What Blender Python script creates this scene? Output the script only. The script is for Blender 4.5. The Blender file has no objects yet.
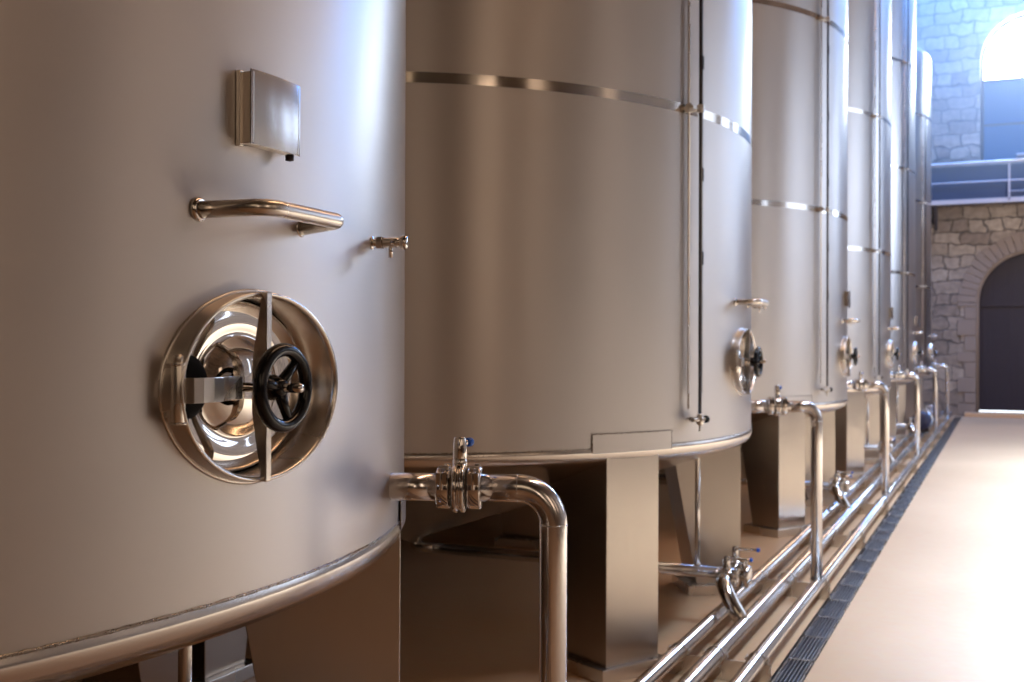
import bpy, bmesh, math, random
from mathutils import Vector, Matrix
random.seed(7)
PI = math.pi
scene = bpy.context.scene
C = scene.collection

# ------------------------------------------------------------------ layout (metres)
R = 2.242          # tank radius
TX = -3.626        # x of the tank row
TY0 = 1.840        # y of the nearest tank axis
TS = 4.566         # spacing of the tanks
NT = 6
DPX = -1.10        # down pipes / outermost floor pipe
P2X, P1X = -1.307, -1.493
PZ = 0.115
WALL_Y = 29.0

# ------------------------------------------------------------------ materials
def new_mat(name):
    m = bpy.data.materials.new(name); m.use_nodes = True
    nt = m.node_tree; b = nt.nodes['Principled BSDF']
    return m, nt, b

def N(nt, t, **kw):
    n = nt.nodes.new(t)
    for k, v in kw.items(): setattr(n, k, v)
    return n

def steel(name, col, rough, aniso=0.0, rot=0.0, grain=None, bump=0.0, rvar=0.05, blotch=0.06, tangent=True):
    m, nt, b = new_mat(name)
    b.inputs['Metallic'].default_value = 1.0
    tc = N(nt, 'ShaderNodeTexCoord')
    # broad wear in colour
    n1 = N(nt, 'ShaderNodeTexNoise'); n1.inputs['Scale'].default_value = 2.2; n1.inputs['Detail'].default_value = 5
    nt.links.new(tc.outputs['Object'], n1.inputs['Vector'])
    mx = N(nt, 'ShaderNodeMix', data_type='RGBA')
    mx.inputs[6].default_value = (*[c * (1 - blotch) for c in col], 1)
    mx.inputs[7].default_value = (*[min(1, c * (1 + blotch)) for c in col], 1)
    nt.links.new(n1.outputs['Fac'], mx.inputs[0]); nt.links.new(mx.outputs[2], b.inputs['Base Color'])
    mp = N(nt, 'ShaderNodeMapping'); mp.inputs['Scale'].default_value = grain or (3, 3, 3)
    nt.links.new(tc.outputs['Object'], mp.inputs['Vector'])
    n2 = N(nt, 'ShaderNodeTexNoise'); n2.inputs['Scale'].default_value = 1.0; n2.inputs['Detail'].default_value = 3
    nt.links.new(mp.outputs['Vector'], n2.inputs['Vector'])
    mr = N(nt, 'ShaderNodeMapRange')
    mr.inputs['From Min'].default_value = .3; mr.inputs['From Max'].default_value = .7
    mr.inputs['To Min'].default_value = rough - rvar; mr.inputs['To Max'].default_value = rough + rvar
    nt.links.new(n2.outputs['Fac'], mr.inputs['Value']); nt.links.new(mr.outputs['Result'], b.inputs['Roughness'])
    if bump:
        bp = N(nt, 'ShaderNodeBump'); bp.inputs['Strength'].default_value = bump; bp.inputs['Distance'].default_value = .002
        nt.links.new(n2.outputs['Fac'], bp.inputs['Height']); nt.links.new(bp.outputs['Normal'], b.inputs['Normal'])
    if aniso:
        b.inputs['Anisotropic'].default_value = aniso; b.inputs['Anisotropic Rotation'].default_value = rot
        if tangent:
            tg = N(nt, 'ShaderNodeTangent'); tg.direction_type = 'RADIAL'; tg.axis = 'Z'
            nt.links.new(tg.outputs['Tangent'], b.inputs['Tangent'])
    return m

def plain(name, col, rough=.5, metal=0.0, spec=.5, coat=0):
    m, nt, b = new_mat(name)
    b.inputs['Base Color'].default_value = (*col, 1); b.inputs['Roughness'].default_value = rough
    b.inputs['Metallic'].default_value = metal; b.inputs['Specular IOR Level'].default_value = spec
    b.inputs['Coat Weight'].default_value = coat
    tc = N(nt, 'ShaderNodeTexCoord'); n1 = N(nt, 'ShaderNodeTexNoise'); n1.inputs['Scale'].default_value = 9
    nt.links.new(tc.outputs['Object'], n1.inputs['Vector'])
    mr = N(nt, 'ShaderNodeMapRange'); mr.inputs['To Min'].default_value = max(.02, rough - .05); mr.inputs['To Max'].default_value = min(1, rough + .05)
    nt.links.new(n1.outputs['Fac'], mr.inputs['Value']); nt.links.new(mr.outputs['Result'], b.inputs['Roughness'])
    return m

def emitter(name, col, strength):
    m, nt, b = new_mat(name)
    b.inputs['Base Color'].default_value = (0, 0, 0, 1)
    b.inputs['Emission Color'].default_value = (*col, 1); b.inputs['Emission Strength'].default_value = strength
    return m

M = {}
M['shell'] = steel('brushed_tank_steel', (.55, .51, .485), .385, .78, .25, grain=(2, 2, 420), bump=.02, rvar=.012, blotch=.03)
M['cone'] = steel('tank_bottom_steel', (.62, .57, .52), .22, .5, 0.0, grain=(1.2, 1.2, 60), bump=.04, rvar=.03)
M['polish'] = steel('polished_steel', (.70, .66, .62), .10, rvar=.03)
M['mirror'] = steel('mirror_steel', (.72, .67, .62), .06, rvar=.02)
M['pipe'] = steel('pipe_steel', (.74, .71, .69), .19, rvar=.03, grain=(30, 30, 2))
M['satin'] = steel('satin_steel', (.70, .655, .60), .27, rvar=.05)
M['floorpipe'] = steel('floor_pipe_steel', (.78, .77, .77), .21, rvar=.03, grain=(30, 2, 30))
M['lid'] = steel('brushed_lid_steel', (.62, .61, .61), .24, .7, .25, grain=(2, 2, 300), bump=.02, rvar=.02)
M['leg'] = steel('leg_sheet_steel', (.55, .485, .425), .30, grain=(40, 40, 2), bump=.008, rvar=.025)
M['band'] = steel('weld_band_steel', (.60, .54, .48), .13, grain=(8, 8, 2), bump=.12, rvar=.05)
M['weld'] = steel('weld_bead_steel', (.34, .31, .28), .3, grain=(90, 90, 90), bump=.9, rvar=.15, blotch=.3)
M['iron'] = plain('dark_gutter_iron', (.035, .03, .032), .45, .6)
M['grate'] = steel('grate_steel', (.40, .38, .38), .35, rvar=.08)
M['black'] = plain('black_plastic', (.006, .006, .007), .12, 0, .35)
M['rubber'] = plain('black_rubber', (.004, .004, .004), .75, 0, .15)
M['blue'] = plain('blue_plastic', (.01, .10, .55), .25)
M['scale'] = plain('grey_scale_strip', (.30, .29, .30), .4, .7)
M['tube'] = plain('dark_sight_tube', (.025, .018, .02), .12)
M['pump'] = plain('dark_blue_paint', (.03, .04, .10), .3)

def floor_mat():
    m, nt, b = new_mat('peach_resin_floor')
    tc = N(nt, 'ShaderNodeTexCoord')
    n1 = N(nt, 'ShaderNodeTexNoise'); n1.inputs['Scale'].default_value = .55; n1.inputs['Detail'].default_value = 6
    n2 = N(nt, 'ShaderNodeTexNoise'); n2.inputs['Scale'].default_value = 14; n2.inputs['Detail'].default_value = 5
    nt.links.new(tc.outputs['Object'], n1.inputs['Vector']); nt.links.new(tc.outputs['Object'], n2.inputs['Vector'])
    r = N(nt, 'ShaderNodeValToRGB')
    r.color_ramp.elements[0].position = .3; r.color_ramp.elements[0].color = (.56, .335, .175, 1)
    r.color_ramp.elements[1].position = .72; r.color_ramp.elements[1].color = (.66, .415, .235, 1)
    nt.links.new(n1.outputs['Fac'], r.inputs['Fac'])
    mx = N(nt, 'ShaderNodeMix', data_type='RGBA', blend_type='MULTIPLY'); mx.inputs[0].default_value = .12
    nt.links.new(r.outputs['Color'], mx.inputs[6]); nt.links.new(n2.outputs['Color'], mx.inputs[7])
    nt.links.new(mx.outputs[2], b.inputs['Base Color'])
    mr = N(nt, 'ShaderNodeMapRange'); mr.inputs['To Min'].default_value = .30; mr.inputs['To Max'].default_value = .44
    nt.links.new(n2.outputs['Fac'], mr.inputs['Value']); nt.links.new(mr.outputs['Result'], b.inputs['Roughness'])
    bp = N(nt, 'ShaderNodeBump'); bp.inputs['Strength'].default_value = .08; bp.inputs['Distance'].default_value = .004
    nt.links.new(n2.outputs['Fac'], bp.inputs['Height']); nt.links.new(bp.outputs['Normal'], b.inputs['Normal'])
    return m
M['floor'] = floor_mat()

def stone_mat(name, c1, c2, mortar, sx, sz, axis='XZ', dist=.10):
    """coursed rubble: distorted brick texture with voronoi tint"""
    m, nt, b = new_mat(name)
    tc = N(nt, 'ShaderNodeTexCoord'); mp = N(nt, 'ShaderNodeMapping')
    if axis == 'XZ': mp.inputs['Rotation'].default_value = (-PI / 2, 0, 0)
    else: mp.inputs['Rotation'].default_value = (-PI / 2, 0, -PI / 2)
    sep = N(nt, 'ShaderNodeSeparateXYZ'); cmb = N(nt, 'ShaderNodeCombineXYZ')
    nt.links.new(tc.outputs['Object'], sep.inputs[0])
    nt.links.new(sep.outputs['X' if axis == 'XZ' else 'Y'], cmb.inputs['X']); nt.links.new(sep.outputs['Z'], cmb.inputs['Y'])
    nz = N(nt, 'ShaderNodeTexNoise'); nz.inputs['Scale'].default_value = 2.6; nz.inputs['Detail'].default_value = 3
    nt.links.new(cmb.outputs[0], nz.inputs['Vector'])
    sub = N(nt, 'ShaderNodeVectorMath', operation='SUBTRACT'); sub.inputs[1].default_value = (.5, .5, .5)
    nt.links.new(nz.outputs['Color'], sub.inputs[0])
    scl = N(nt, 'ShaderNodeVectorMath', operation='SCALE'); scl.inputs['Scale'].default_value = dist * 3
    nt.links.new(sub.outputs[0], scl.inputs[0])
    add = N(nt, 'ShaderNodeVectorMath', operation='ADD')
    nt.links.new(cmb.outputs[0], add.inputs[0]); nt.links.new(scl.outputs[0], add.inputs[1])
    br = N(nt, 'ShaderNodeTexBrick'); br.offset = .5; br.squash = .62; br.squash_frequency = 3
    br.inputs['Scale'].default_value = 1; br.inputs['Brick Width'].default_value = sx; br.inputs['Row Height'].default_value = sz
    br.inputs['Mortar Size'].default_value = .018; br.inputs['Mortar Smooth'].default_value = .5
    br.inputs['Color1'].default_value = (*c1, 1); br.inputs['Color2'].default_value = (*c2, 1); br.inputs['Mortar'].default_value = (*mortar, 1)
    nt.links.new(add.outputs[0], br.inputs['Vector'])
    n2 = N(nt, 'ShaderNodeTexNoise'); n2.inputs['Scale'].default_value = 7; n2.inputs['Detail'].default_value = 6
    nt.links.new(cmb.outputs[0], n2.inputs['Vector'])
    mx = N(nt, 'ShaderNodeMix', data_type='RGBA', blend_type='OVERLAY'); mx.inputs[0].default_value = .55
    nt.links.new(br.outputs['Color'], mx.inputs[6]); nt.links.new(n2.outputs['Fac'], mx.inputs[7])
    nt.links.new(mx.outputs[2], b.inputs['Base Color'])
    b.inputs['Roughness'].default_value = .9
    m1 = N(nt, 'ShaderNodeMath', operation='MULTIPLY_ADD'); m1.inputs[1].default_value = -1.0; m1.inputs[2].default_value = 1.0
    nt.links.new(br.outputs['Fac'], m1.inputs[0])
    m2 = N(nt, 'ShaderNodeMath', operation='MULTIPLY_ADD'); m2.inputs[1].default_value = .5
    nt.links.new(n2.outputs['Fac'], m2.inputs[0]); nt.links.new(m1.outputs[0], m2.inputs[2])
    bp = N(nt, 'ShaderNodeBump'); bp.inputs['Strength'].default_value = .8; bp.inputs['Distance'].default_value = .04
    nt.links.new(m2.outputs[0], bp.inputs['Height']); nt.links.new(bp.outputs['Normal'], b.inputs['Normal'])
    return m
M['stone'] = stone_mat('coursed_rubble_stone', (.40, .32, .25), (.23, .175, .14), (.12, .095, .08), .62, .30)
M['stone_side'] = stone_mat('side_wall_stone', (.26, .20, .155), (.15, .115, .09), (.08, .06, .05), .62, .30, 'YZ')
M['voussoir'] = plain('arch_stone', (.27, .205, .165), .9)

def plank_mat():
    m, nt, b = new_mat('dark_purple_planks')
    tc = N(nt, 'ShaderNodeTexCoord'); mp = N(nt, 'ShaderNodeMapping'); mp.inputs['Scale'].default_value = (14, 14, .8)
    nt.links.new(tc.outputs['Object'], mp.inputs['Vector'])
    n = N(nt, 'ShaderNodeTexNoise'); n.inputs['Scale'].default_value = 1; n.inputs['Detail'].default_value = 5
    nt.links.new(mp.outputs['Vector'], n.inputs['Vector'])
    r = N(nt, 'ShaderNodeValToRGB'); r.color_ramp.elements[0].color = (.014, .008, .014, 1); r.color_ramp.elements[1].color = (.030, .018, .028, 1)
    nt.links.new(n.outputs['Fac'], r.inputs['Fac']); nt.links.new(r.outputs['Color'], b.inputs['Base Color'])
    b.inputs['Roughness'].default_value = .55
    return m
M['plank'] = plank_mat()
M['ceiling'] = plain('ceiling_boards', (.20, .15, .11), .8)
M['plaster'] = plain('dark_plaster', (.09, .065, .045), .85)
M['paint'] = plain('pale_painted_steel', (.55, .50, .50), .35, .3)
M['panel'] = plain('blue_grey_panel', (.045, .06, .10), .6)
M['deck'] = plain('catwalk_deck', (.08, .07, .08), .6)
M['sky'] = emitter('bright_sky_pane', (.72, .86, 1.0), 60)
M['skylow'] = emitter('blue_lit_pane', (.05, .20, .70), .5)
M['skyedge'] = emitter('daylight_gap', (.85, .92, 1.0), 3)

# ------------------------------------------------------------------ mesh helpers
class MB:
    """collects shapes into one bmesh"""
    def __init__(s): s.bm = bmesh.new()
    def box(s, c, d, rot=None, taper=None):
        M4 = Matrix.Translation(c) @ (rot.to_4x4() if rot else Matrix())
        vs = []
        for z in (-1, 1):
            for x, y in ((-1, -1), (1, -1), (1, 1), (-1, 1)):
                k = 1 if (taper is None or z < 0) else taper
                vs.append(s.bm.verts.new(M4 @ Vector((x * d[0] / 2 * k, y * d[1] / 2 * k, z * d[2] / 2))))
        for f in ((3, 2, 1, 0), (4, 5, 6, 7), (0, 1, 5, 4), (1, 2, 6, 5), (2, 3, 7, 6), (3, 0, 4, 7)):
            s.bm.faces.new([vs[i] for i in f])
        return s
    def lathe(s, prof, o=(0, 0, 0), ax=(0, 0, 1), seg=32, smooth=True, cap=True):
        """prof: list of (radius, distance along axis)"""
        ax = Vector(ax).normalized(); q = ax.to_track_quat('Z', 'Y'); o = Vector(o)
        rings = []
        for r, h in prof:
            if r < 1e-6: rings.append([s.bm.verts.new(o + q @ Vector((0, 0, h)))])
            else: rings.append([s.bm.verts.new(o + q @ Vector((r * math.cos(2 * PI * i / seg), r * math.sin(2 * PI * i / seg), h))) for i in range(seg)])
        for a, b in zip(rings, rings[1:]):
            for i in range(seg):
                j = (i + 1) % seg
                if len(a) == 1 and len(b) == 1: continue
                if len(a) == 1: f = s.bm.faces.new((a[0], b[j], b[i]))
                elif len(b) == 1: f = s.bm.faces.new((a[i], a[j], b[0]))
                else: f = s.bm.faces.new((a[i], a[j], b[j], b[i]))
                f.smooth = smooth
        if cap:
            if len(rings[0]) > 2: s.bm.faces.new(list(reversed(rings[0])))
            if len(rings[-1]) > 2: s.bm.faces.new(rings[-1])
        return s
    def cyl(s, a, b, r, seg=20, r2=None, smooth=True):
        a = Vector(a); b = Vector(b); L = (b - a).length
        return s.lathe([(r, 0), (r if r2 is None else r2, L)], a, b - a, seg, smooth)
    def tube(s, pts, r, seg=18, cap=True, radii=None):
        pts = [Vector(p) for p in pts]; n = len(pts)
        T = []
        for i in range(n):
            t = (pts[min(i + 1, n - 1)] - pts[max(i - 1, 0)]).normalized(); T.append(t)
        up = Vector((0, 0, 1)) if abs(T[0].z) < .9 else Vector((1, 0, 0))
        u = T[0].cross(up).normalized(); rings = []
        for i in range(n):
            if i: u = (u - T[i] * u.dot(T[i])).normalized()
            v = T[i].cross(u); rr = radii[i] if radii else r
            rings.append([s.bm.verts.new(pts[i] + (u * math.cos(2 * PI * k / seg) + v * math.sin(2 * PI * k / seg)) * rr) for k in range(seg)])
        for a, b in zip(rings, rings[1:]):
            for k in range(seg):
                f = s.bm.faces.new((a[k], a[(k + 1) % seg], b[(k + 1) % seg], b[k])); f.smooth = True
        if cap: s.bm.faces.new(list(reversed(rings[0]))); s.bm.faces.new(rings[-1])
        return s
    def torus(s, c, ax, Rr, r, seg=40, sub=12, a0=0, a1=2 * PI, sc=(1, 1)):
        ax = Vector(ax).normalized(); q = ax.to_track_quat('Z', 'Y'); c = Vector(c); full = abs(a1 - a0 - 2 * PI) < 1e-6
        rings = []
        for i in range(seg if full else seg + 1):
            a = a0 + (a1 - a0) * i / seg
            d = Vector((math.cos(a) * sc[0], math.sin(a) * sc[1], 0)); nd = Vector((math.cos(a) / sc[0], math.sin(a) / sc[1], 0)).normalized()
            rings.append([s.bm.verts.new(c + q @ (d * Rr + nd * r * math.cos(2 * PI * k / sub) + Vector((0, 0, 1)) * r * math.sin(2 * PI * k / sub))) for k in range(sub)])
        prs = list(zip(rings, rings[1:] + ([rings[0]] if full else [])))
        for a, b in prs:
            for k in range(sub):
                f = s.bm.faces.new((a[k], b[k], b[(k + 1) % sub], a[(k + 1) % sub])); f.smooth = True
        return s
    def prism(s, poly, mapf0, mapf1, smooth=False):
        """two caps from poly through two mappings"""
        a = [s.bm.verts.new(mapf0(p)) for p in poly]; b = [s.bm.verts.new(mapf1(p)) for p in poly]
        n = len(poly)
        s.bm.faces.new(list(reversed(a))); s.bm.faces.new(b)
        for i in range(n):
            f = s.bm.faces.new((a[i], a[(i + 1) % n], b[(i + 1) % n], b[i])); f.smooth = smooth
        return s
    def surf(s, grid, close_u=False, smooth=True):
        rows = [[s.bm.verts.new(p) for p in row] for row in grid]
        for a, b in zip(rows, rows[1:]):
            m = len(a)
            for k in range(m if close_u else m - 1):
                f = s.bm.faces.new((a[k], a[(k + 1) % m], b[(k + 1) % m], b[k])); f.smooth = smooth
        return s
    def build(s, name, mat, parent=None, bevel=0, seg=2):
        bmesh.ops.recalc_face_normals(s.bm, faces=s.bm.faces)
        me = bpy.data.meshes.new(name); s.bm.to_mesh(me); s.bm.free()
        me.materials.append(mat)
        o = bpy.data.objects.new(name, me); C.objects.link(o)
        if parent: o.parent = parent
        if bevel:
            md = o.modifiers.new('bevel', 'BEVEL'); md.width = bevel; md.segments = seg; md.limit_method = 'ANGLE'; md.angle_limit = .6
            md.harden_normals = False
        return o

def tag(o, label=None, cat=None, group=None, kind=None):
    if label: o['label'] = label
    if cat: o['category'] = cat
    if group: o['group'] = group
    if kind: o['kind'] = kind
    return o

def thing(name, loc=(0, 0, 0), **kw):
    o = bpy.data.objects.new(name, None); o.empty_display_size = .1; C.objects.link(o); o.location = loc
    return tag(o, **kw)

def kids(o): return [c for c in bpy.data.objects if c.parent == o]

def copy_tree(o, parent=None, skip=()):
    c = o.copy(); C.objects.link(c); c.parent = parent
    for ch in kids(o):
        if ch.name.split('.')[0] in skip: continue
        copy_tree(ch, c, skip)
    return c

def bend(a, corner, b, rad, n=10):
    """straight a -> rounded corner -> b"""
    a, k, b = Vector(a), Vector(corner), Vector(b)
    u = (a - k).normalized(); v = (b - k).normalized()
    half = u.angle(v) / 2; t = rad / math.tan(half)
    cen = k + (u + v).normalized() * (rad / math.sin(half))
    p0, p1 = k + u * t, k + v * t
    out = []
    q0, q1 = p0 - cen, p1 - cen; ang = q0.angle(q1); axis = q0.cross(q1).normalized()
    for i in range(n + 1):
        out.append(cen + Matrix.Rotation(ang * i / n, 3, axis) @ q0)
    return out

def pipe_path(pts, rad, n=10):
    out = [Vector(pts[0])]
    for i in range(1, len(pts) - 1):
        r = rad[i - 1] if isinstance(rad, (list, tuple)) else rad
        out += bend(out[-1], pts[i], pts[i + 1], r, n)
    out.append(Vector(pts[-1])); return out

def cylp(phi, r, z):
    a = math.radians(phi); return Vector((r * math.cos(a), r * math.sin(a), z))

# ------------------------------------------------------------------ the tank
def shell_patch(mb, p0, p1, z0, z1, r0, r1, n=12):
    """curved plate on the tank between two angles"""
    g = []
    for i in range(n + 1):
        p = p0 + (p1 - p0) * i / n
        g.append([cylp(p, r0, z0), cylp(p, r1, z0), cylp(p, r1, z1), cylp(p, r0, z1)])
    mb.surf([row for row in g], close_u=True, smooth=False)
    mb.bm.faces.ensure_lookup_table()
    return mb

MY, MZ, MA, MB_ = -.016, 1.568, .256, .191     # oval manway: centre and half axes
def make_tank():
    t = thing('wine_tank')
    # shell wall, with the oval manway opening left out of it
    b = MB(); seg = 192; zs = [1.155, MZ - .30, MZ + .30, 7.7]; P0 = 9   # opening patch spans +-P0 columns
    rows = [[b.bm.verts.new(cylp(360 * i / seg, R, z)) for i in range(seg)] for z in zs]
    for j in range(3):
        for i in range(seg):
            ii = i if i < seg / 2 else i - seg
            if j == 1 and -P0 <= ii < P0: continue
            f_ = b.bm.faces.new((rows[j][i], rows[j][(i + 1) % seg], rows[j + 1][(i + 1) % seg], rows[j + 1][i])); f_.smooth = True
    bot = [rows[1][i % seg] for i in range(-P0, P0 + 1)]; topr = [rows[2][i % seg] for i in range(-P0, P0 + 1)]
    nv = 10
    right = [b.bm.verts.new(cylp(360 * P0 / seg, R, zs[1] + (zs[2] - zs[1]) * k / nv)) for k in range(1, nv)]
    left = [b.bm.verts.new(cylp(-360 * P0 / seg, R, zs[1] + (zs[2] - zs[1]) * k / nv)) for k in range(1, nv)]
    outer = bot + right + list(reversed(topr)) + list(reversed(left))
    ring = outer
    def onshell(y, z): return Vector((math.sqrt(R * R - y * y), y, z))
    inner = []
    for v in outer:
        a = math.atan2((v.co.z - MZ) / MB_, (v.co.y - MY) / MA); inner.append((MY + (MA - .004) * math.cos(a), MZ + (MB_ - .004) * math.sin(a)))
    nr = 4
    for q_ in range(1, nr + 1):
        cur = []
        for v, (iy, iz) in zip(outer, inner):
            w_ = q_ / nr; cur.append(b.bm.verts.new(onshell(v.co.y * (1 - w_) + iy * w_, v.co.z * (1 - w_) + iz * w_)))
        for i in range(len(outer)):
            f_ = b.bm.faces.new((ring[i], ring[(i + 1) % len(outer)], cur[(i + 1) % len(outer)], cur[i])); f_.smooth = True
        ring = cur
    b.build('shell', M['shell'], t)
    # knuckle and cone
    prof = [(R, 1.150), (R + .004, 1.14), (R + .0052, 1.13), (R - .006, 1.10), (R - .022, 1.083), (R - .045, 1.070), (R - .08, 1.056)]
    prof += [(R - .5, .912), (1.0, .69), (.10, .385), (.06, .37)]
    b = MB(); b.lathe(prof, seg=160, cap=False); b.build('bottom_cone', M['cone'], t)
    b = MB(); b.lathe([(R, 7.7), (R - .03, 7.77), (1.2, 8.12), (.35, 8.32), (.35, 8.45), (.05, 8.50)], seg=96, cap=False); b.build('roof_cone', M['shell'], t)
    # weld bead at the knuckle (slightly uneven)
    b = MB(); g = []
    rnd = random.Random(3); seg = 900
    for i in range(seg):
        a = 2 * PI * i / seg; rr = .0026 + .0012 * rnd.random(); z = 1.1525 + .0012 * rnd.random()
        g.append([Vector(((R + .0005 + rr * math.cos(k * PI / 3)) * math.cos(a), (R + .0005 + rr * math.cos(k * PI / 3)) * math.sin(a), z + rr * math.sin(k * PI / 3))) for k in range(6)])
    g.append(g[0]); b.surf(g, close_u=True); b.build('weld_bead', M['weld'], t)
    for z in (2.90, 4.64, 6.41):
        b = MB(); b.lathe([(R + .0015, z - .025), (R + .0015, z + .025)], seg=192, cap=False)
        b.build('weld_band', M['band'], t)
    # legs
    for i in range(6):
        ph = -30 + 60 * i; a = math.radians(ph); q = Matrix.Rotation(a, 3, 'Z')
        w = .175
        def mp(y): return lambda p: q @ Vector((p[0], y, p[1]))
        ro = R * math.cos(math.asin(w / R)) - .004
        poly = [(ro, .07), (ro, 1.115), (ro - .03, 1.075), (ro - .46, .935), (ro - .30, .07)]
        lb = MB(); lb.prism(poly, mp(-w), mp(w)); leg = lb.build('leg', M['leg'], t, .003)
        fb = MB(); fb.box(q @ Vector((ro - .17, 0, .035)), (.40, .44, .07), q); fb.build('foot_plate', M['satin'], leg, .004)
        if i in (0, 1):
            pb = MB(); shell_patch(pb, ph - 6.8, ph + 6.8, 1.128, 1.222, R - .006, R + .0058, 16); pb.build('leg_doubler_plate', M['shell'], t)
            pw = MB()
            path = [cylp(ph - 6.8, R + .0052, 1.13), cylp(ph - 6.8, R + .0052, 1.222)] + [cylp(ph - 6.8 + 13.6 * k / 12, R + .0052, 1.222) for k in range(1, 12)] + [cylp(ph + 6.8, R + .0052, 1.222), cylp(ph + 6.8, R + .0052, 1.13)]
            pw.tube(path, .0028, 6); pw.build('plate_weld', M['weld'], t)
    # ---------------- oval manway, centred y=-.04
    cy, cz = MY, MZ; A, B = MA, MB_
    def ell(s, x, n=72, cyy=None): return [Vector((R + x, (cy if cyy is None else cyy) + A * s * math.cos(2 * PI * k / n), cz + B * s * math.sin(2 * PI * k / n))) for k in range(n)]
    def ello(off, x, n=72): return [Vector((R + x, cy + (A + off) * math.cos(2 * PI * k / n), cz + (B + off) * math.sin(2 * PI * k / n))) for k in range(n)]
    b = MB(); rows = [ello(-.012, -.085), ello(-.012, .020), ello(-.010, .029), ello(-.006, .033), ello(-.002, .033), ello(0.0, .029), ello(0.0, -.01), ello(.004, -.03), ello(.004, -.085)]
    b.surf(rows, close_u=True); man = b.build('manway', M['satin'], t)
    # weld ring where collar meets shell
    b = MB(); pts = []
    for k in range(97):
        a = 2 * PI * k / 96; y = cy + (A + .002) * math.cos(a); z = cz + (B + .002) * math.sin(a)
        pts.append(Vector((math.sqrt(R * R - y * y) + .001, y, z)))
    b.tube(pts, .004, 8); b.build('collar_weld', M['satin'], man)
    # door: pressed dish
    prof = [(1.0, -.095), (.955, -.072), (.93, -.060), (.88, -.054), (.80, -.050), (.70, -.050), (.63, -.056), (.58, -.062), (.54, -.056), (.48, -.036), (.40, -.018), (.28, -.006), (.14, -.001), (.03, 0.0)]
    rows = []
    for s_, x in prof:
        n = 96
        # inner dome rounder than the oval
        bl = min(1, max(0, (s_ - .3) / .6)); aa = A * .965 * s_; bb = B * .955 * s_; aa2 = .215 * .94 * s_
        ax_ = aa * bl + aa2 * (1 - bl)
        rows.append([Vector((R + x * .62 - .004, cy - .0 + ax_ * math.cos(2 * PI * k / n), cz + bb * math.sin(2 * PI * k / n))) for k in range(n)])
    b = MB(); b.surf(rows, close_u=True); vs = [v for v in b.bm.verts if abs(v.co.x - (R - .004)) < 1e-5]
    b.bm.faces.new(vs[-96:]); b.build('manway_door', M['mirror'], man)
    # seal
    b = MB(); b.torus((R - .058, cy, cz), (1, 0, 0), 1, .008, 72, 8)
    for v in b.bm.verts:
        d = v.co - Vector((R - .058, cy, cz)); rad = math.hypot(d.y, d.z); k = rad; ca, sa = d.y / rad, d.z / rad
        v.co.y = cy + (A * .975 + (k - 1)) * ca; v.co.z = cz + (B * .97 + (k - 1)) * sa
    b.build('door_seal', M['rubber'], man)
    # bridge bar
    b = MB()
    poly = [(.048, -.1885), (.048, .1885), (.033, .1885), (.033, .176), (.012, .05), (.012, -.05), (.033, -.176), (.033, -.1885)]
    b.prism(poly, lambda p: Vector((R + p[0], cy - .027, cz + p[1])), lambda p: Vector((R + p[0], cy - .009, cz + p[1])))
    b.build('bridge_bar', M['satin'], man, .002)
    # hand wheel
    wy = cy - .042
    b = MB(); b.torus((R + .100, wy, cz), (1, 0, 0), .0745, .0135, 56, 16)
    for k in range(3):
        a = math.radians((50, 168, 285)[k])
        b.tube([(R + .088, wy, cz), (R + .092, wy + .03 * math.cos(a), cz + .03 * math.sin(a)), (R + .100, wy + .072 * math.cos(a), cz + .072 * math.sin(a))], .011, 12, radii=[.014, .011, .009])
    b.lathe([(.026, 0), (.026, .02), (.018, .04), (.012, .046), (0, .046)], (R + .058, wy, cz), (1, 0, 0), 24)
    b.build('handwheel', M['black'], man)
    b = MB(); b.lathe([(.0095, 0), (.0095, .150), (.007, .154), (0, .154)], (R - .01, wy, cz), (1, 0, 0), 20); b.build('spindle', M['polish'], man)
    # hinge
    hy = cy - A + .010
    b = MB(); b.lathe([(.013, 0), (.013, .108)], (R + .018, hy - .002, cz - .058), (0, 0, 1), 24)
    b.lathe([(.010, 0), (.010, .012), (.006, .016), (0, .016)], (R + .018, hy - .002, cz + .05), (0, 0, 1), 20)
    b.lathe([(.015, 0), (.015, .006)], (R + .018, hy - .002, cz + .045), (0, 0, 1), 20)
    b.lathe([(.016, 0), (.016, .004)], (R + .018, hy - .002, cz - .062), (0, 0, 1), 20)
    b.box((R - .004, hy + .001, cz), (.03, .010, .100))
    b.build('hinge', M['satin'], man, .001)
    b = MB(); path = [(.026, -.008), (.046, .0), (.052, .02), (.052, .05), (.044, .085), (.032, .115), (.028, .14), (.030, .16), (.016, .175)]
    g = []
    for x, dy in path: g.append([Vector((R + x, hy + dy + .008, cz - .023)), Vector((R + x, hy + dy + .008, cz + .023)), Vector((R + x - .006, hy + dy + .008, cz + .023)), Vector((R + x - .006, hy + dy + .008, cz - .023))])
    b.surf(g, close_u=True, smooth=False); b.bm.faces.new([v for v in list(b.bm.verts)[:4]]); b.bm.faces.new([v for v in list(b.bm.verts)[-4:]])
    b.build('hinge_arm', M['satin'], man, .001)
    b = MB(); b.cyl((R - .03, hy + .160, cz - .012), (R + .026, hy + .160, cz - .012), .013, 16); b.build('hinge_stud', M['polish'], man)
    # rubber bumper between arm and door
    b = MB(); b.lathe([(0, 0), (.060, .002), (.061, .014), (.045, .028), (.02, .036), (0, .037)], (R - .030, hy + .060, cz + .004), (1, 0, 0), 28); b.build('rubber_bumper', M['rubber'], man)
    # ---------------- grab handle
    b = MB()
    yA, yB = -.178, .160
    xa = math.sqrt(R * R - yA * yA); xb = math.sqrt(R * R - yB * yB)
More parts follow.
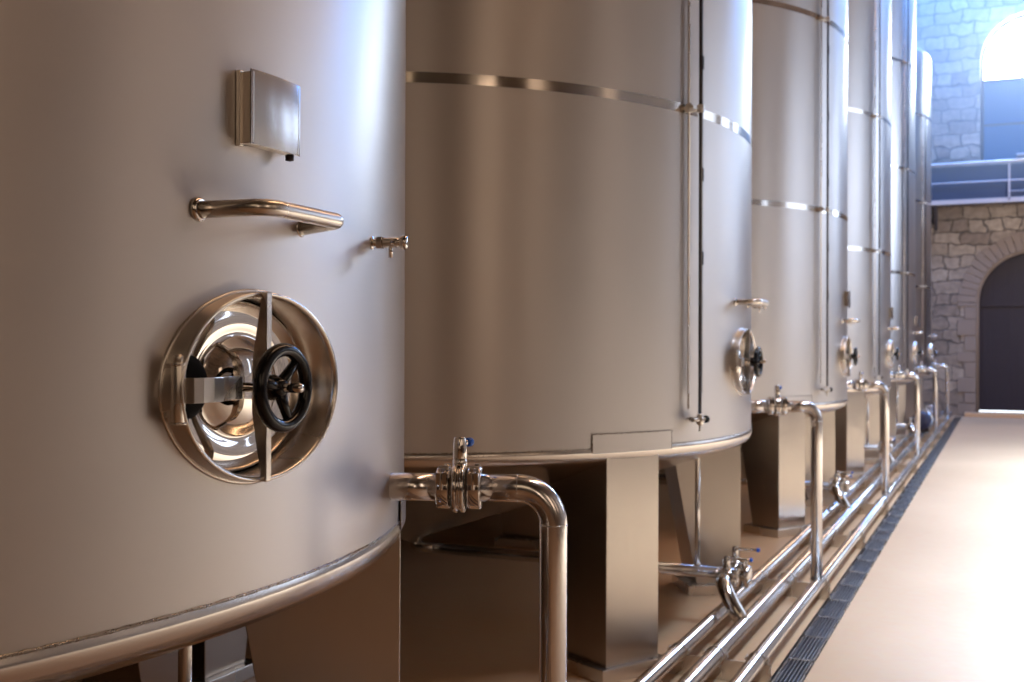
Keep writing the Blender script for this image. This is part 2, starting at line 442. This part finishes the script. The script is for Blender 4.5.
    pts = pipe_path([(xa - .01, yA, 1.908), (R + .115, yA + .05, 1.913), (R + .115, yB - .05, 1.911), (xb - .01, yB - .005, 1.905)], [.05, .022], 10)
    b.tube(pts, .0165, 24); gh = b.build('grab_handle', M['satin'], t)
    b = MB(); b.lathe([(.024, 0), (.024, .005), (.019, .010)], (xa - .003, yA - .002, 1.908), (1, .1, 0), 28); b.build('handle_flange', M['polish'], gh); b = MB(); b.lathe([(.020, 0), (.020, .004), (.018, .007)], (xb - .003, yB - .01, 1.905), (1, 0, 0), 28); b.build('handle_flange', M['polish'], gh)
    # ---------------- sample tap, phi 14
    a = math.radians(14); n_ = Vector((math.cos(a), math.sin(a), 0)); o = n_ * (R - .003) + Vector((0, 0, 1.91))
    b = MB(); b.lathe([(.017, 0), (.017, .006), (.010, .008), (.010, .016)], o, n_, 24)
    b.lathe([(.017, .016), (.017, .032)], o, n_, 6, smooth=False)
    b.lathe([(.011, .032), (.013, .034), (.013, .070), (.010, .072), (.010, .078)], o, n_, 20)
    tap = b.build('sample_tap', M['polish'], t, .0008)
    b = MB(); b.lathe([(.016, .078), (.018, .080), (.018, .092), (.015, .096), (0, .096)], o, n_, 20); b.build('tap_knob', M['polish'], tap)
    b = MB(); b.cyl(o + n_ * .052, o + n_ * .052 + Vector((0, 0, -.038)), .0055, 14); b.build('tap_spout', M['polish'], tap)
    # ---------------- document box
    b = MB()
    b.box((R + .020, .004, 2.121), (.032, .158, .142)); b.build('document_box', M['leg'], t, .002)
    db = [c for c in kids(t) if c.name.startswith('document_box')][0]
    b = MB(); g = []
    for i in range(17):
        u = -1 + i / 8; y = .004 + .082 * u; x = R + .0405 - .0055 * u * u
        g.append([Vector((x, y, 2.0475)), Vector((x, y, 2.1955)), Vector((x - .003, y, 2.1955)), Vector((x - .003, y, 2.0475))])
    b.surf(g, close_u=True); b.build('box_lid', M['lid'], db, .0006)
    b = MB(); b.box((R + .004, -.074, 2.12), (.010, .012, .150)); b.build('box_bracket', M['satin'], db, .001); b = MB(); b.lathe([(.009, 0), (.009, .012), (0, .014)], (R + .026, .062, 2.048), (0, 0, -1), 14); b.build('box_latch', M['iron'], db)
    # ---------------- level gauge, phi -17.8
    ph = -18.9
    b = MB(); b.cyl(cylp(ph, R + .060, 1.30), cylp(ph, R + .060, 7.6), .0095, 14); b.build('sight_tube', M['tube'], t)
    b = MB()
    q = Matrix.Rotation(math.radians(ph), 3, 'Z'); e = q @ Vector((0, 1, 0)); nn = q @ Vector((1, 0, 0))
    b.box(cylp(ph, R + .046, 4.50) + e * .030, (.006, .024, 6.18), q); sc_ = b.build('scale_strip', M['scale'], t)
    for z in (2.12, 2.56, 3.15, 3.75, 4.35, 5.0, 5.6): b = MB(); b.box(cylp(ph, R + .051, z) + e * .034, (.007, .013, .07), q); b.build('scale_mark', M['iron'], sc_)
    b = MB(); b.tube([cylp(ph, R + .024, 1.33) - e * .055, cylp(ph, R + .024, 7.6) - e * .055], .006, 10); b.build('guide_rod', M['satin'], t)
    for z in (2.90, 4.62, 6.38):
        b = MB(); b.box(cylp(ph, R + .03, z) - e * .03, (.06, .08, .016), q); b.lathe([(.019, -.02), (.019, .02)], cylp(ph, R + .060, z), (0, 0, 1), 18); b.lathe([(.018, -.022), (.018, .022)], cylp(ph, R + .024, z) - e * .055, (0, 0, 1), 18)
        b.build('gauge_bracket', M['satin'], t, .001)
    b = MB(); zc = 1.272
    b.cyl(cylp(ph, R - .01, zc), cylp(ph, R + .085, zc), .012, 16)
    b.lathe([(.014, -.03), (.018, -.02), (.018, .02), (.014, .03)], cylp(ph, R + .060, zc), (0, 0, 1), 18)
    b.cyl(cylp(ph, R + .060, zc) - e * .07, cylp(ph, R + .060, zc) + e * .05, .010, 14)
    gv = b.build('gauge_valve', M['satin'], t)
    b = MB(); b.lathe([(.018, 0), (.020, .004), (.020, .016), (.016, .02)], cylp(ph, R + .060, zc) + e * .048, e, 18); b.build('valve_knob', M['black'], gv)
    b = MB(); b.cyl(cylp(ph, R + .060, zc - .03), cylp(ph, R + .060, zc - .06), .006, 12); b.build('drain_tip', M['satin'], gv)
    # ---------------- pipe stub, phi 19.6
    b = MB(); b.lathe([(.0375, -.02), (.0375, .128)], cylp(19.6, R, 1.27), cylp(19.6, 1, 0), 36); b.build('pipe_stub', M['pipe'], t)
    return t

tank_labels = [
    'stainless steel tank nearest the camera, filling the left side, oval manway facing us',
    'second steel tank from the camera, its whole curved front visible behind the nearest tank',
    'third steel tank in the row, seen between the second tank and the whitish fourth',
    'fourth steel tank in the row, bright and whitish above, behind the third tank',
    'fifth steel tank in the row, a narrow bluish strip second from the far stone wall',
    'farthest steel tank of the row, standing last before the stone wall',
]
tank = make_tank()
tanks = []
skips = [(), ('document_box',), (), (), (), ('document_box',)]
for k in range(NT):
    t = tank if k == 0 else copy_tree(tank, None, skips[k])
    t.location = (TX, TY0 + TS * k, 0)
    tag(t, tank_labels[k], 'tank', 'steel wine tanks in a row'); tanks.append(t)

# ------------------------------------------------------------------ butterfly valve body helper
def clamp_ring(b, o, ax, r, w):
    b.lathe([(.036, 0), (r - .004, 0), (r, .004), (r, w - .004), (r - .004, w), (.036, w)], o, ax, 40)

def make_valve(parent, o, ax, hdir, hlen=.05, vert=True):
    """butterfly valve with two clamps round a pipe: o start, ax direction"""
    o = Vector(o); ax = Vector(ax).normalized(); up = Vector((0, 0, 1)); side = ax.cross(up).normalized()
    b = MB(); b.lathe([(.036, 0), (.066, 0), (.068, .003), (.068, .010), (.060, .014), (.060, .018), (.068, .022), (.068, .029), (.066, .032), (.036, .032)], o + ax * .044, ax, 44)
    b.lathe([(.020, 0), (.020, .012), (.016, .020)], o + ax * .060 + up * .060, up, 20)
    body = b.build('butterfly_valve', M['polish'], parent, .001)
    for d in (0, .084):
        b = MB(); clamp_ring(b, o + ax * d, ax, .058, .036)
        for sg in (1, -1):
            b.box(o + ax * (d + .018) + side * sg * .054 + up * .03, (.03, .022, .03), Matrix((ax, side, up)).transposed())
            b.cyl(o + ax * (d + .018) + side * sg * .060 + up * .0, o + ax * (d + .018) + side * sg * .060 + up * .056, .006, 10)
            b.lathe([(.010, 0), (.010, .010)], o + ax * (d + .018) + side * sg * .060 + up * .048, up, 6, smooth=False)
        b.build('pipe_clamp', M['polish'], body, .001)
    hd = Vector(hdir).normalized()
    s0 = o + ax * .060 + up * .078
    b = MB()
    b.lathe([(.019, 0), (.0185, .030), (.0165, .052), (.014, .058), (0, .058)], s0, up, 24)
    b.lathe([(.0085, 0), (.0085, hlen)], s0 + up * .042, hd, 16)
    b.lathe([(.0045, -.001), (.0045, .019), (0, .02)], s0 + up * .03, side, 10)
    h = b.build('valve_handle', M['polish'], body, .0008)
    b = MB(); e = s0 + up * .042 + hd * hlen
    b.lathe([(.0105, -.002), (.0125, .002), (.0125, .012), (.009, .018), (0, .019)], e, hd, 20); b.build('handle_tip', M['blue'], h)
    return body

# ------------------------------------------------------------------ down pipes
ax = cylp(19.6, 1, 0); zN = 1.27
def make_downpipe():
    t = thing('down_pipe')          # origin = tank axis on the floor
    d0 = (DPX - TX) / math.cos(math.radians(19.6))
    p0 = cylp(19.6, R + .245, zN); kk = cylp(19.6, d0, zN); pe = Vector((kk.x, kk.y, PZ + .03))
    b = MB(); b.tube(pipe_path([p0, kk, pe], .095, 16), .0375, 36); b.build('elbow_pipe', M['pipe'], t)
    b = MB()
    b.torus(cylp(19.6, d0 - .096, zN), ax, .0375, .0014, 36, 6); b.torus((kk.x, kk.y, zN - .096), (0, 0, 1), .0375, .0014, 36, 6)
    b.torus((kk.x, kk.y, PZ + .040), (0, 0, 1), .0385, .003, 36, 8)
    b.build('pipe_weld', M['satin'], t)
    make_valve(t, cylp(19.6, R + .127, zN), ax, Matrix.Rotation(.9, 3, 'Z') @ ax * 1, .028)
    return t
names = ['nearest of the upright steel pipes, elbowed from the nearest tank with a blue tipped valve',
         'upright steel pipe from the second tank, standing on the outer floor pipe, second nearest',
         'third upright steel pipe from the camera, elbowed out of the third tank',
         'fourth upright steel pipe, elbowed out of the whitish fourth tank',
         'fifth upright steel pipe from the camera, second nearest to the stone wall',
         'thin farthest upright steel pipe, close in front of the stone wall']
dp = make_downpipe()
for k in range(NT):
    t = dp if k == 0 else copy_tree(dp)
    t.location = (TX, TY0 + TS * k, 0)
    tag(t, names[k], 'pipe', 'upright pipes from tanks to floor line')

# ------------------------------------------------------------------ tank outlet pipes with transfer valves
def make_outlet():
    t = thing('outlet_pipe')
    oy, oz = .12, .300; x2 = P2X - TX; x1 = P1X - TX
    b = MB(); b.tube([(0, oy, .42), (0, oy, .335)], .05, 24); b.lathe([(.062, 0), (.062, .03)], (0, oy, .36), (0, 0, 1), 28)
    b.tube(pipe_path([(0, oy, .34), (0, oy, oz), (.2, oy, oz)], .03, 8), .034, 24)
    b.tube([(.15, oy, oz), (x1 + .06, oy, oz)], .034, 28); b.build('run_pipe', M['pipe'], t)
    b = MB(); b.tube([(1.94, oy + .012, 1.02), (1.94, oy + .012, oz)], .0155, 20); b.lathe([(.022, 0), (.019, .02)], (1.94, oy + .012, oz + .03), (0, 0, 1), 20); b.build('riser_pipe', M['pipe'], t)
    b = MB(); b.tube([(x1 + .02, oy - .10, oz), (x1, oy + .12, oz)], .0375, 28)
    b.lathe([(.036, .05), (.036, .10), (.056, .102), (.058, .106), (.058, .130), (.050, .134), (0, .140)], (x1, oy, oz), (1, -.1, 0), 32); b.build('tee', M['polish'], t)
    # near branch: valve, then a swan neck down into the middle floor pipe
    dv = Vector((.12, -1, 0)).normalized(); o = Vector((x1 + .02, oy - .10, oz))
    make_valve(t, o, dv, (1, .12, 0), .13)
    e0 = o + dv * .12; ctrl = [e0 - dv * .06, e0 - dv * .005, e0 + Vector((.008, -.08, .012)), e0 + Vector((.035, -.155, -.012)), e0 + Vector((.075, -.20, -.07)), e0 + Vector((.125, -.215, -.14)), e0 + Vector((.155, -.215, -.20))]
    pts = []
    for i in range(1, len(ctrl) - 2):
        p0, p1, p2, p3 = ctrl[i - 1:i + 3]
        for k in range(8):
            u = k / 8; pts.append(.5 * ((2 * p1) + (p2 - p0) * u + (2 * p0 - 5 * p1 + 4 * p2 - p3) * u * u + (3 * p1 - p0 - 3 * p2 + p3) * u ** 3))
    pts.append(ctrl[-2]); pts.append(ctrl[-1])
    b = MB(); b.tube(pts, .043, 28); b.build('elbow', M['polish'], t)
    # far branch over the inner floor pipe
    make_valve(t, (x1, oy + .12, oz), (0, 1, 0), (1, .05, 0), .13)
    b = MB(); y1 = oy + .24
    b.tube(pipe_path([(x1, y1, oz), (x1, y1 + .16, oz), (x1, y1 + .16, PZ + .03)], .085, 14), .0375, 28); b.build('elbow', M['polish'], t)
    return t
ol = make_outlet()
onames = ['outlet pipe under the nearest tank, only its thin riser showing at the bottom left',
          'outlet pipe under the second tank with blue tipped valves over the floor pipes',
          'outlet pipe with valves under the third tank, beside the second upright pipe',
          'outlet pipe with valves under the fourth tank, beyond the third upright pipe',
          'outlet pipe with valves under the fifth tank, small and blurred',
          'farthest outlet pipe with valves under the last tank before the wall']
for k in range(NT):
    t = ol if k == 0 else copy_tree(ol)
    t.location = (TX, TY0 + TS * k, 0)
    tag(t, onames[k], 'pipe', 'outlet pipes under the tanks')

# ------------------------------------------------------------------ the three floor pipes
for x, r, lab in ((P1X, .038, 'innermost steel floor pipe, closest to the tank legs'),
                  (P2X, .043, 'middle one of the three long steel floor pipes, slightly thicker'),
                  (DPX, .038, 'outermost steel floor pipe, beside the drain, carrying the upright pipes')):
    t = thing('floor_pipe', (x, 0, PZ), label=lab, cat='pipe', group='long floor pipes along the tanks')
    b = MB(); b.tube([(0, .5, 0), (0, 27.6, 0)], r, 36); b.build('tube', M['floorpipe'], t)
    b = MB()
    for y in [1.9 + 3.0 * i for i in range(9)]: b.torus((0, y, 0), (0, 1, 0), r, .0013, 36, 6)
    b.build('tube_weld', M['satin'], t)
    b = MB(); b.lathe([(r, 0), (r + .006, .01), (r + .006, .03), (0, .035)], (0, 27.6, 0), (0, 1, 0), 28); b.build('end_cap', M['polish'], t)

# pipe supports
def make_support():
    t = thing('pipe_support')
    b = MB()
    # upright plate with three round cut-outs, seen as a scalloped top
    xs = (P1X, P2X, DPX); x0, x1 = P1X - .07, DPX + .07; zt = PZ - .012
    top = []
    cur = x0
    poly = [(x0, 0.0), (x1, 0.0), (x1, zt)]
    for xc, r in ((DPX, .039), (P2X, .044), (P1X, .039)):
        for k in range(9):
            a = -PI * k / 8
            poly.append((xc + r * math.cos(a), zt + r * math.sin(a)))
    poly.append((x0, zt))
    b.prism(poly, lambda p: Vector((p[0], -.004, p[1])), lambda p: Vector((p[0], .004, p[1])))
    b.box(((x0 + x1) / 2, .02, .004), (x1 - x0, .05, .008))
    b.build('saddle_plate', M['satin'], t)
    for xc, r in ((P1X, .039), (P2X, .044), (DPX, .039)):
        b = MB(); pts = [Vector((xc - r - .003, .0, PZ - .045))] + [Vector((xc - (r + .003) * math.cos(PI * k / 12), 0, PZ + (r + .003) * math.sin(PI * k / 12))) for k in range(13)] + [Vector((xc + r + .003, .0, PZ - .045))]
        b.tube(pts, .004, 8)
        for sg in (-1, 1): b.lathe([(.009, 0), (.009, .008)], (xc + sg * (r + .010), .008, PZ + .006), (0, 0, 1), 6, smooth=False); b.box((xc + sg * (r + .010), .008, PZ + .002), (.022, .022, .006)); b.cyl((xc + sg * (r + .010), .008, PZ - .02), (xc + sg * (r + .010), .008, PZ + .024), .004, 8)
        b.build('pipe_clip', M['satin'], t)
    return t
sp = make_support()
for i in range(11):
    t = sp if i == 0 else copy_tree(sp)
    t.location = (0, 5.42 + 2.0 * i, 0)
    tag(t, {0: 'steel saddle support under the floor pipes beside the second tank front leg, nearest the camera',
            1: 'steel saddle support under the floor pipes just before the second upright pipe',
            2: 'steel saddle support under the floor pipes just past the second upright pipe'}.get(i, 'small blurred saddle support under the floor pipes beyond the third tank leg'),
        'pipe support', 'saddle supports under floor pipes')

# ------------------------------------------------------------------ drain channel and grates
GX0, GX1 = -1.078, -.905
GX0 = -1.045
def gr():
    t = thing('drain_grate')
    w = GX1 - GX0 - .006; L = .494
    b = MB()
    b.box((-w / 2 + .003, 0, -.011), (.006, L, .022)); b.box((w / 2 - .003, 0, -.011), (.006, L, .022))
    for sg in (-1, 1): b.box((0, sg * (L / 2 - .004), -.010), (w, .008, .020))
    b.build('frame', M['satin'], t)
    b = MB(); n = 6
    for i in range(1, n + 1): b.box((-w / 2 + w * i / (n + 1), 0, -.010), (.005, L - .01, .018))
    b.build('bars', M['grate'], t)
    return t
g0 = gr()
ng = 48
for i in range(ng):
    t = g0 if i == 0 else copy_tree(g0)
    t.location = ((GX0 + GX1) / 2, 4.70 + .5 * i, .0)
    tag(t, 'dark steel drain grate panel laid in the floor channel beside the pipes', 'drain grate', 'grate panels of the floor drain')

# ------------------------------------------------------------------ room
XL, XR, YB, ZC = -6.6, 5.2, -9.0, 11.4
def room_floor():
    ch = .09
    b = MB()
    def quad(x0, x1, y0, y1, z=0): b.bm.faces.new([b.bm.verts.new((x0, y0, z)), b.bm.verts.new((x1, y0, z)), b.bm.verts.new((x1, y1, z)), b.bm.verts.new((x0, y1, z))])
    quad(XL, GX0 - .012, YB, WALL_Y); quad(GX1 + .006, XR, YB, WALL_Y)
    quad(GX0 - .012, GX1 + .006, YB, 4.44); quad(GX0 - .012, GX1 + .006, 28.46, WALL_Y)
    o = b.build('floor', M['floor']); tag(o, kind='structure')
    b = MB(); x0, x1, y0, y1 = GX0 - .012, GX1 + .006, 4.44, 28.46
    for pts in (((x0, y0, 0), (x0, y1, 0), (x0, y1, -ch), (x0, y0, -ch)), ((x1, y0, 0), (x1, y1, 0), (x1, y1, -ch), (x1, y0, -ch)),
                ((x0, y0, -ch), (x1, y0, -ch), (x1, y1, -ch), (x0, y1, -ch)), ((x0, y0, 0), (x1, y0, 0), (x1, y0, -ch), (x0, y0, -ch)), ((x0, y1, 0), (x1, y1, 0), (x1, y1, -ch), (x0, y1, -ch))):
        b.bm.faces.new([b.bm.verts.new(p) for p in pts])
    tag(b.build('trim_1', M['iron']), kind='structure')
room_floor()

def arch_loop(xc, r, z0, zs, n=28):
    """outline of an arched opening in (x, z)"""
    pts = [(xc + r, z0)] + [(xc + r * math.cos(PI * k / n), zs + r * math.sin(PI * k / n)) for k in range(n + 1)] + [(xc - r, z0)]
    return pts

DXC, DR, DZS = .66, 1.26, 2.76      # door arch
WXC, WR, WZS, WZ0 = .62, 1.13, 8.60, 6.15
def far_wall():
    bm = bmesh.new(); th = .45
    def loop(pts):
        vs = [bm.verts.new((x, WALL_Y, z)) for x, z in pts]
        return [bm.edges.new((vs[i], vs[(i + 1) % len(vs)])) for i in range(len(vs))]
    e = loop([(XL, 0), (DXC - DR, 0)] + list(reversed(arch_loop(DXC, DR, 0, DZS)))[1:-1] + [(DXC + DR, 0), (XR, 0), (XR, ZC), (XL, ZC)])
    e += loop(arch_loop(WXC, WR, WZ0, WZS))
    bmesh.ops.triangle_fill(bm, use_beauty=True, edges=e)
    r = bmesh.ops.extrude_face_region(bm, geom=bm.faces[:])
    for v in [g for g in r['geom'] if isinstance(g, bmesh.types.BMVert)]: v.co.y += th
    bmesh.ops.recalc_face_normals(bm, faces=bm.faces)
    me = bpy.data.meshes.new('wall_far'); bm.to_mesh(me); bm.free(); me.materials.append(M['stone'])
    o = bpy.data.objects.new('wall_far', me); C.objects.link(o); tag(o, kind='structure')
far_wall()
def wall(name, c, d, m): tag(MB().box(c, d).build(name, m), kind='structure')
wall('wall_left', (XL - .15, (YB + WALL_Y) / 2, ZC / 2), (.3, WALL_Y - YB, ZC), M['plaster'])
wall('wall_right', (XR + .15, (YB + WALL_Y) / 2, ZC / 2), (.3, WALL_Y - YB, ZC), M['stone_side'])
wall('wall_back', ((XL + XR) / 2, YB - .15, ZC / 2), (XR - XL + .6, .3, ZC), M['plaster'])
wall('ceiling', ((XL + XR) / 2, (YB + WALL_Y) / 2, ZC + .1), (XR - XL + .6, WALL_Y - YB + .6, .2), M['ceiling'])

# voussoirs: trim round the door arch and the window arch
def voussoirs(name, xc, r, zs, w, n, jamb_z0=None):
    b = MB(); rnd = random.Random(5)
    for i in range(n):
        a0 = PI * i / n + .006; a1 = PI * (i + 1) / n - .006; ww = w * (1 + .12 * (rnd.random() - .5)); pr = .02 + .015 * rnd.random()
        poly = [(r, a0), (r + ww, a0), (r + ww, a1), (r, a1)]
        f = lambda y: (lambda p: Vector((xc + p[0] * math.cos(p[1]), y, zs + p[0] * math.sin(p[1]))))
        b.prism(poly, f(WALL_Y - pr), f(WALL_Y + .2))
    if jamb_z0 is not None:
        z = jamb_z0; k = 0
        while z < zs - .05:
            h = min(.26 + .14 * rnd.random(), zs - z)
            for sg in (-1, 1):
                ww = w * (.62 if k % 2 else 1.0)
                b.box((xc + sg * (r + ww / 2), WALL_Y + .09, z + h / 2), (ww, .22 + .02 * rnd.random(), h - .018))
            z += h; k += 1
    tag(b.build(name, M['voussoir'], None, .008), kind='structure')
voussoirs('trim_2', DXC, DR, DZS, .42, 27, 0)
# inner jamb roll
b = MB(); b.tube([(DXC - DR + .02, WALL_Y + .1, 0)] + [(DXC + (DR - .02) * math.cos(PI - PI * k / 28), WALL_Y + .1, DZS + (DR - .02) * math.sin(PI * k / 28)) for k in range(29)] + [(DXC + DR - .02, WALL_Y + .1, 0)], .05, 10)
tag(b.build('trim_3', M['voussoir']), kind='structure')

# door leaf of vertical planks
b = MB(); pw = .115; x = DXC - DR + .04
while x < DXC + DR - .05:
    x1 = min(x + pw - .008, DXC + DR - .04)
    def top(xx): return DZS + math.sqrt(max(0, (DR - .03) ** 2 - (xx - DXC) ** 2))
    poly = [(x, .135), (x1, .135), (x1, top(x1)), ((x + x1) / 2, top((x + x1) / 2)), (x, top(x))]
    b.prism(poly, lambda p: Vector((p[0], WALL_Y + .28, p[1])), lambda p: Vector((p[0], WALL_Y + .33, p[1])))
    x += pw
d = b.build('door_1', M['plank']); tag(d, kind='structure')
b = MB(); poly = arch_loop(DXC, DR - .03, .135, DZS); b.prism(poly, lambda p: Vector((p[0], WALL_Y + .33, p[1])), lambda p: Vector((p[0], WALL_Y + .36, p[1]))); b.build('door_backing', M['plank'], d)
b = MB(); b.box((DXC, WALL_Y + .26, DZS - .02), (2 * DR - .1, .05, .12)); b.build('door_rail', M['plank'], d)
# threshold and the daylight gap below the leaf
b = MB(); b.box((DXC, WALL_Y - .02, .05), (2 * DR + .5, .74, .10)); tag(b.build('trim_4', M['floor'], None, .01), kind='structure')
b = MB(); b.box((DXC, WALL_Y + .40, .125), (2 * DR - .1, .01, .05)); tag(b.build('trim_5', M['skyedge']), kind='structure')

# window
w = thing('window_1', (0, 0, 0), kind='structure')
zt = 8.18
poly = [(WXC + WR - .08, zt)] + [(WXC + (WR - .08) * math.cos(PI * k / 28), WZS + (WR - .08) * math.sin(PI * k / 28)) for k in range(29)] + [(WXC - WR + .08, zt)]
b = MB(); b.prism(poly, lambda p: Vector((p[0], WALL_Y + .30, p[1])), lambda p: Vector((p[0], WALL_Y + .31, p[1]))); b.build('lunette_pane', M['sky'], w)
b = MB(); b.box((WXC, WALL_Y + .305, (WZ0 + zt) / 2), (2 * WR - .16, .01, zt - WZ0 - .05)); b.build('lower_pane', M['skylow'], w)
b = MB()
for pts in (arch_loop(WXC, WR - .04, WZ0 + .04, WZS),):
    p3 = [Vector((x, WALL_Y + .27, z)) for x, z in pts]; b.tube(p3 + [p3[0]], .035, 8)
b.box((WXC, WALL_Y + .27, zt), (2 * WR - .1, .06, .07)); b.box((WXC, WALL_Y + .27, (zt + WZ0) / 2), (.06, .05, zt - WZ0)); b.box((WXC, WALL_Y + .27, 7.1), (2 * WR - .1, .04, .04))
b.build('window_frame', M['deck'], w)

# catwalk on the far wall
t = thing('catwalk', (0, WALL_Y, 0), label='narrow catwalk with pale handrails fixed to the stone wall above the arched door', cat='catwalk')
b = MB(); b.box((-.7, -.35, 5.16), (11.6, .70, .06)); b.build('deck', M['deck'], t)
b = MB(); b.box((-.7, -.64, 5.60), (11.6, .02, .78)); b.build('kick_panel', M['panel'], t)
b = MB(); b.box((-.7, -.71, 5.14), (11.6, .03, .11)); b.build('edge_beam', M['paint'], t, .004)
b = MB(); b.tube([(-6.4, -.71, 6.05), (5.0, -.71, 6.05)], .040, 14); b.build('handrail', M['paint'], t)
b = MB(); b.tube([(-6.4, -.71, 5.60), (5.0, -.71, 5.60)], .018, 12); b.build('middle_rail', M['paint'], t)
b = MB(); b.tube([(.13, -.71, 5.34), (5.0, -.71, 5.34)], .022, 12); b.build('lower_rail', M['paint'], t)
for x in (-6.2, -4.1, -2.0, .13, 2.3, 4.6):
    b = MB(); b.box((x, -.71, 5.60 if x > 0 else 5.6), (.045, .03, .92)); b.build('rail_post', M['paint'], t)
for x in (-5.2, -3.0, -1.5, 1.9, 4.0):
    b = MB(); b.prism([(-.02, 4.55), (-.02, 5.1), (-.68, 5.1)], lambda p: Vector((x - .03, p[0], p[1])), lambda p: Vector((x + .03, p[0], p[1]))); b.build('bracket', M['deck'], t)
tb = MB(); tb.tube([(.28, WALL_Y - .78, 6.16), (4.9, WALL_Y - .78, 6.16)], .05, 14)
tag(tb.build('rail_pipe', M['paint']), 'pale pipe lying along the top handrail in front of the window', 'pipe')

# dark blue pump standing between the far tanks
t = thing('blue_drum', (-1.33, 21.05, .155), label='small round dark blue drum resting on the floor pipes near the far upright pipes', cat='drum')
b = MB(); b.lathe([(0, -.16), (.13, -.16), (.16, -.12), (.165, 0), (.16, .12), (.13, .16), (0, .16)], (0, 0, .20), (0, 1, 0), 32); b.build('drum_body', M['pump'], t)
for s_ in (-1, 1): b = MB(); b.prism([(-.13, 0), (.13, 0), (.09, .10), (-.09, .10)], lambda p: Vector((p[0], s_ * .10 - .015, p[1])), lambda p: Vector((p[0], s_ * .10 + .015, p[1]))); b.build('foot', M['iron'], t)
b = MB(); b.box((0, 0, .375), (.16, .20, .03)); b.build('drum_lid', M['satin'], t, .01)

# thin haze volume added at the far end to stand in for lens flare
hm = bpy.data.materials.new('flare_veil'); hm.use_nodes = True; hn = hm.node_tree; hn.nodes.clear()
ho = hn.nodes.new('ShaderNodeOutputMaterial'); hv = hn.nodes.new('ShaderNodeVolumeScatter')
hv.inputs['Color'].default_value = (.85, .92, 1, 1); hv.inputs['Density'].default_value = .034; hv.inputs['Anisotropy'].default_value = .3
hn.links.new(hv.outputs[0], ho.inputs['Volume'])
b = MB(); b.box((-.7, 23.4, 8.25), (11.6, 11.0, 5.9)); tag(b.build('veil', hm), kind='stuff', label='thin bluish haze volume added for the lens flare at the bright arched window', cat='veil')

# ------------------------------------------------------------------ lights
def area(name, loc, target, size, power, col, shape='RECTANGLE', spread=PI):
    L = bpy.data.lights.new(name, 'AREA'); L.shape = shape; L.size = size[0]; L.size_y = size[1]
    L.energy = power; L.color = col; L.spread = spread
    o = bpy.data.objects.new(name, L); C.objects.link(o); o.location = loc
    o.rotation_euler = (Vector(target) - Vector(loc)).to_track_quat('-Z', 'Y').to_euler(); return o
WARM2 = (1.0, .74, .54); DAY2 = (.62, .76, 1.0); WARM = (1.0, .73, .48); DAY = (.78, .87, 1.0); SKYB = (.25, .48, 1.0)
# unseen panels added for tank reflections: warm near the camera, bluish farther on
for y, w, h, zc, rad, col in ((-7.0, 1.6, 4, 3.4, 2.7, WARM2), (-1.0, 1.2, 3.8, 3.2, 2.4, WARM2), (1.9, .7, 3.6, 3.2, 1.2, WARM2), (5.4, .5, 3.4, 3.2, .8, WARM2), (9.7, .30, 4, 3.4, 3.6, DAY2), (12.8, 2.4, 4, 3.4, 3.0, DAY2), (17.0, 2.6, 4.6, 4.0, 4.2, DAY2), (22.5, 2.8, 5.0, 4.6, 7.5, DAY2)):
    area('side_fill_light', (XR - .05, y, zc), (0, y, zc - .3), (w, h), rad * PI * w * h, col)
# unseen blue fill added overhead to tint the far wall and tanks
area('far_blue_fill_light', (.6, 26.3, ZC - .15), (.6, 26.6, 0), (7.5, 4.6), 1900, (.13, .36, 1.0))
# unseen strip added overhead to brighten the aisle floor
area('aisle_fill_light', (3.0, 12.3, ZC - .1), (3.0, 12.3, 0), (1.6, 15.5), 2500, (.47, .68, 1.0), spread=math.radians(50))
area('warm_fill_light', (1.6, 12.0, ZC - .6), (1.6, 12.0, 0), (.5, 18), 470, (1.0, .60, .34))  # unseen warm fill added for ambient warmth on the tank shells
# unseen warm fills added: one for the far wall, one behind the camera
area('far_warm_fill_light', (2.8, 24.6, 4.6), (.4, 28.6, .8), (.8, .8), 95, (1.0, .80, .58), 'DISK')
area('back_fill_light', (2.5, -7.5, 6.0), (-2, 0, 1), (3.5, 3.0), 26, WARM)

wd = bpy.data.worlds.new('world'); scene.world = wd; wd.use_nodes = True
bg = wd.node_tree.nodes['Background']; bg.inputs[0].default_value = (.6, .7, .9, 1); bg.inputs[1].default_value = .05

# ------------------------------------------------------------------ camera
f = 1100.0; TH = math.atan((1003 - 512) / f); pitch = math.atan(5.7 / f); roll = .0035
cd = bpy.data.cameras.new('camera'); cam = bpy.data.objects.new('camera', cd); C.objects.link(cam)
cd.sensor_width = 36; cd.lens = f / 1024 * 36; cd.clip_start = .05; cd.clip_end = 200
cam.location = (0, 0, 1.65)
fw = Vector((-math.sin(TH) * math.cos(pitch), math.cos(TH) * math.cos(pitch), math.sin(pitch)))
q = fw.to_track_quat('-Z', 'Y').to_matrix() @ Matrix.Rotation(roll, 3, 'Z')
cam.rotation_euler = q.to_euler()
cd.dof.use_dof = True; cd.dof.focus_distance = 2.55; cd.dof.aperture_fstop = 5.0
scene.camera = cam
scene.view_settings.view_transform = 'Standard'; scene.view_settings.look = 'None'
scene.view_settings.gamma = 1; scene.view_settings.use_curve_mapping = False
scene.view_settings.exposure = 0.0
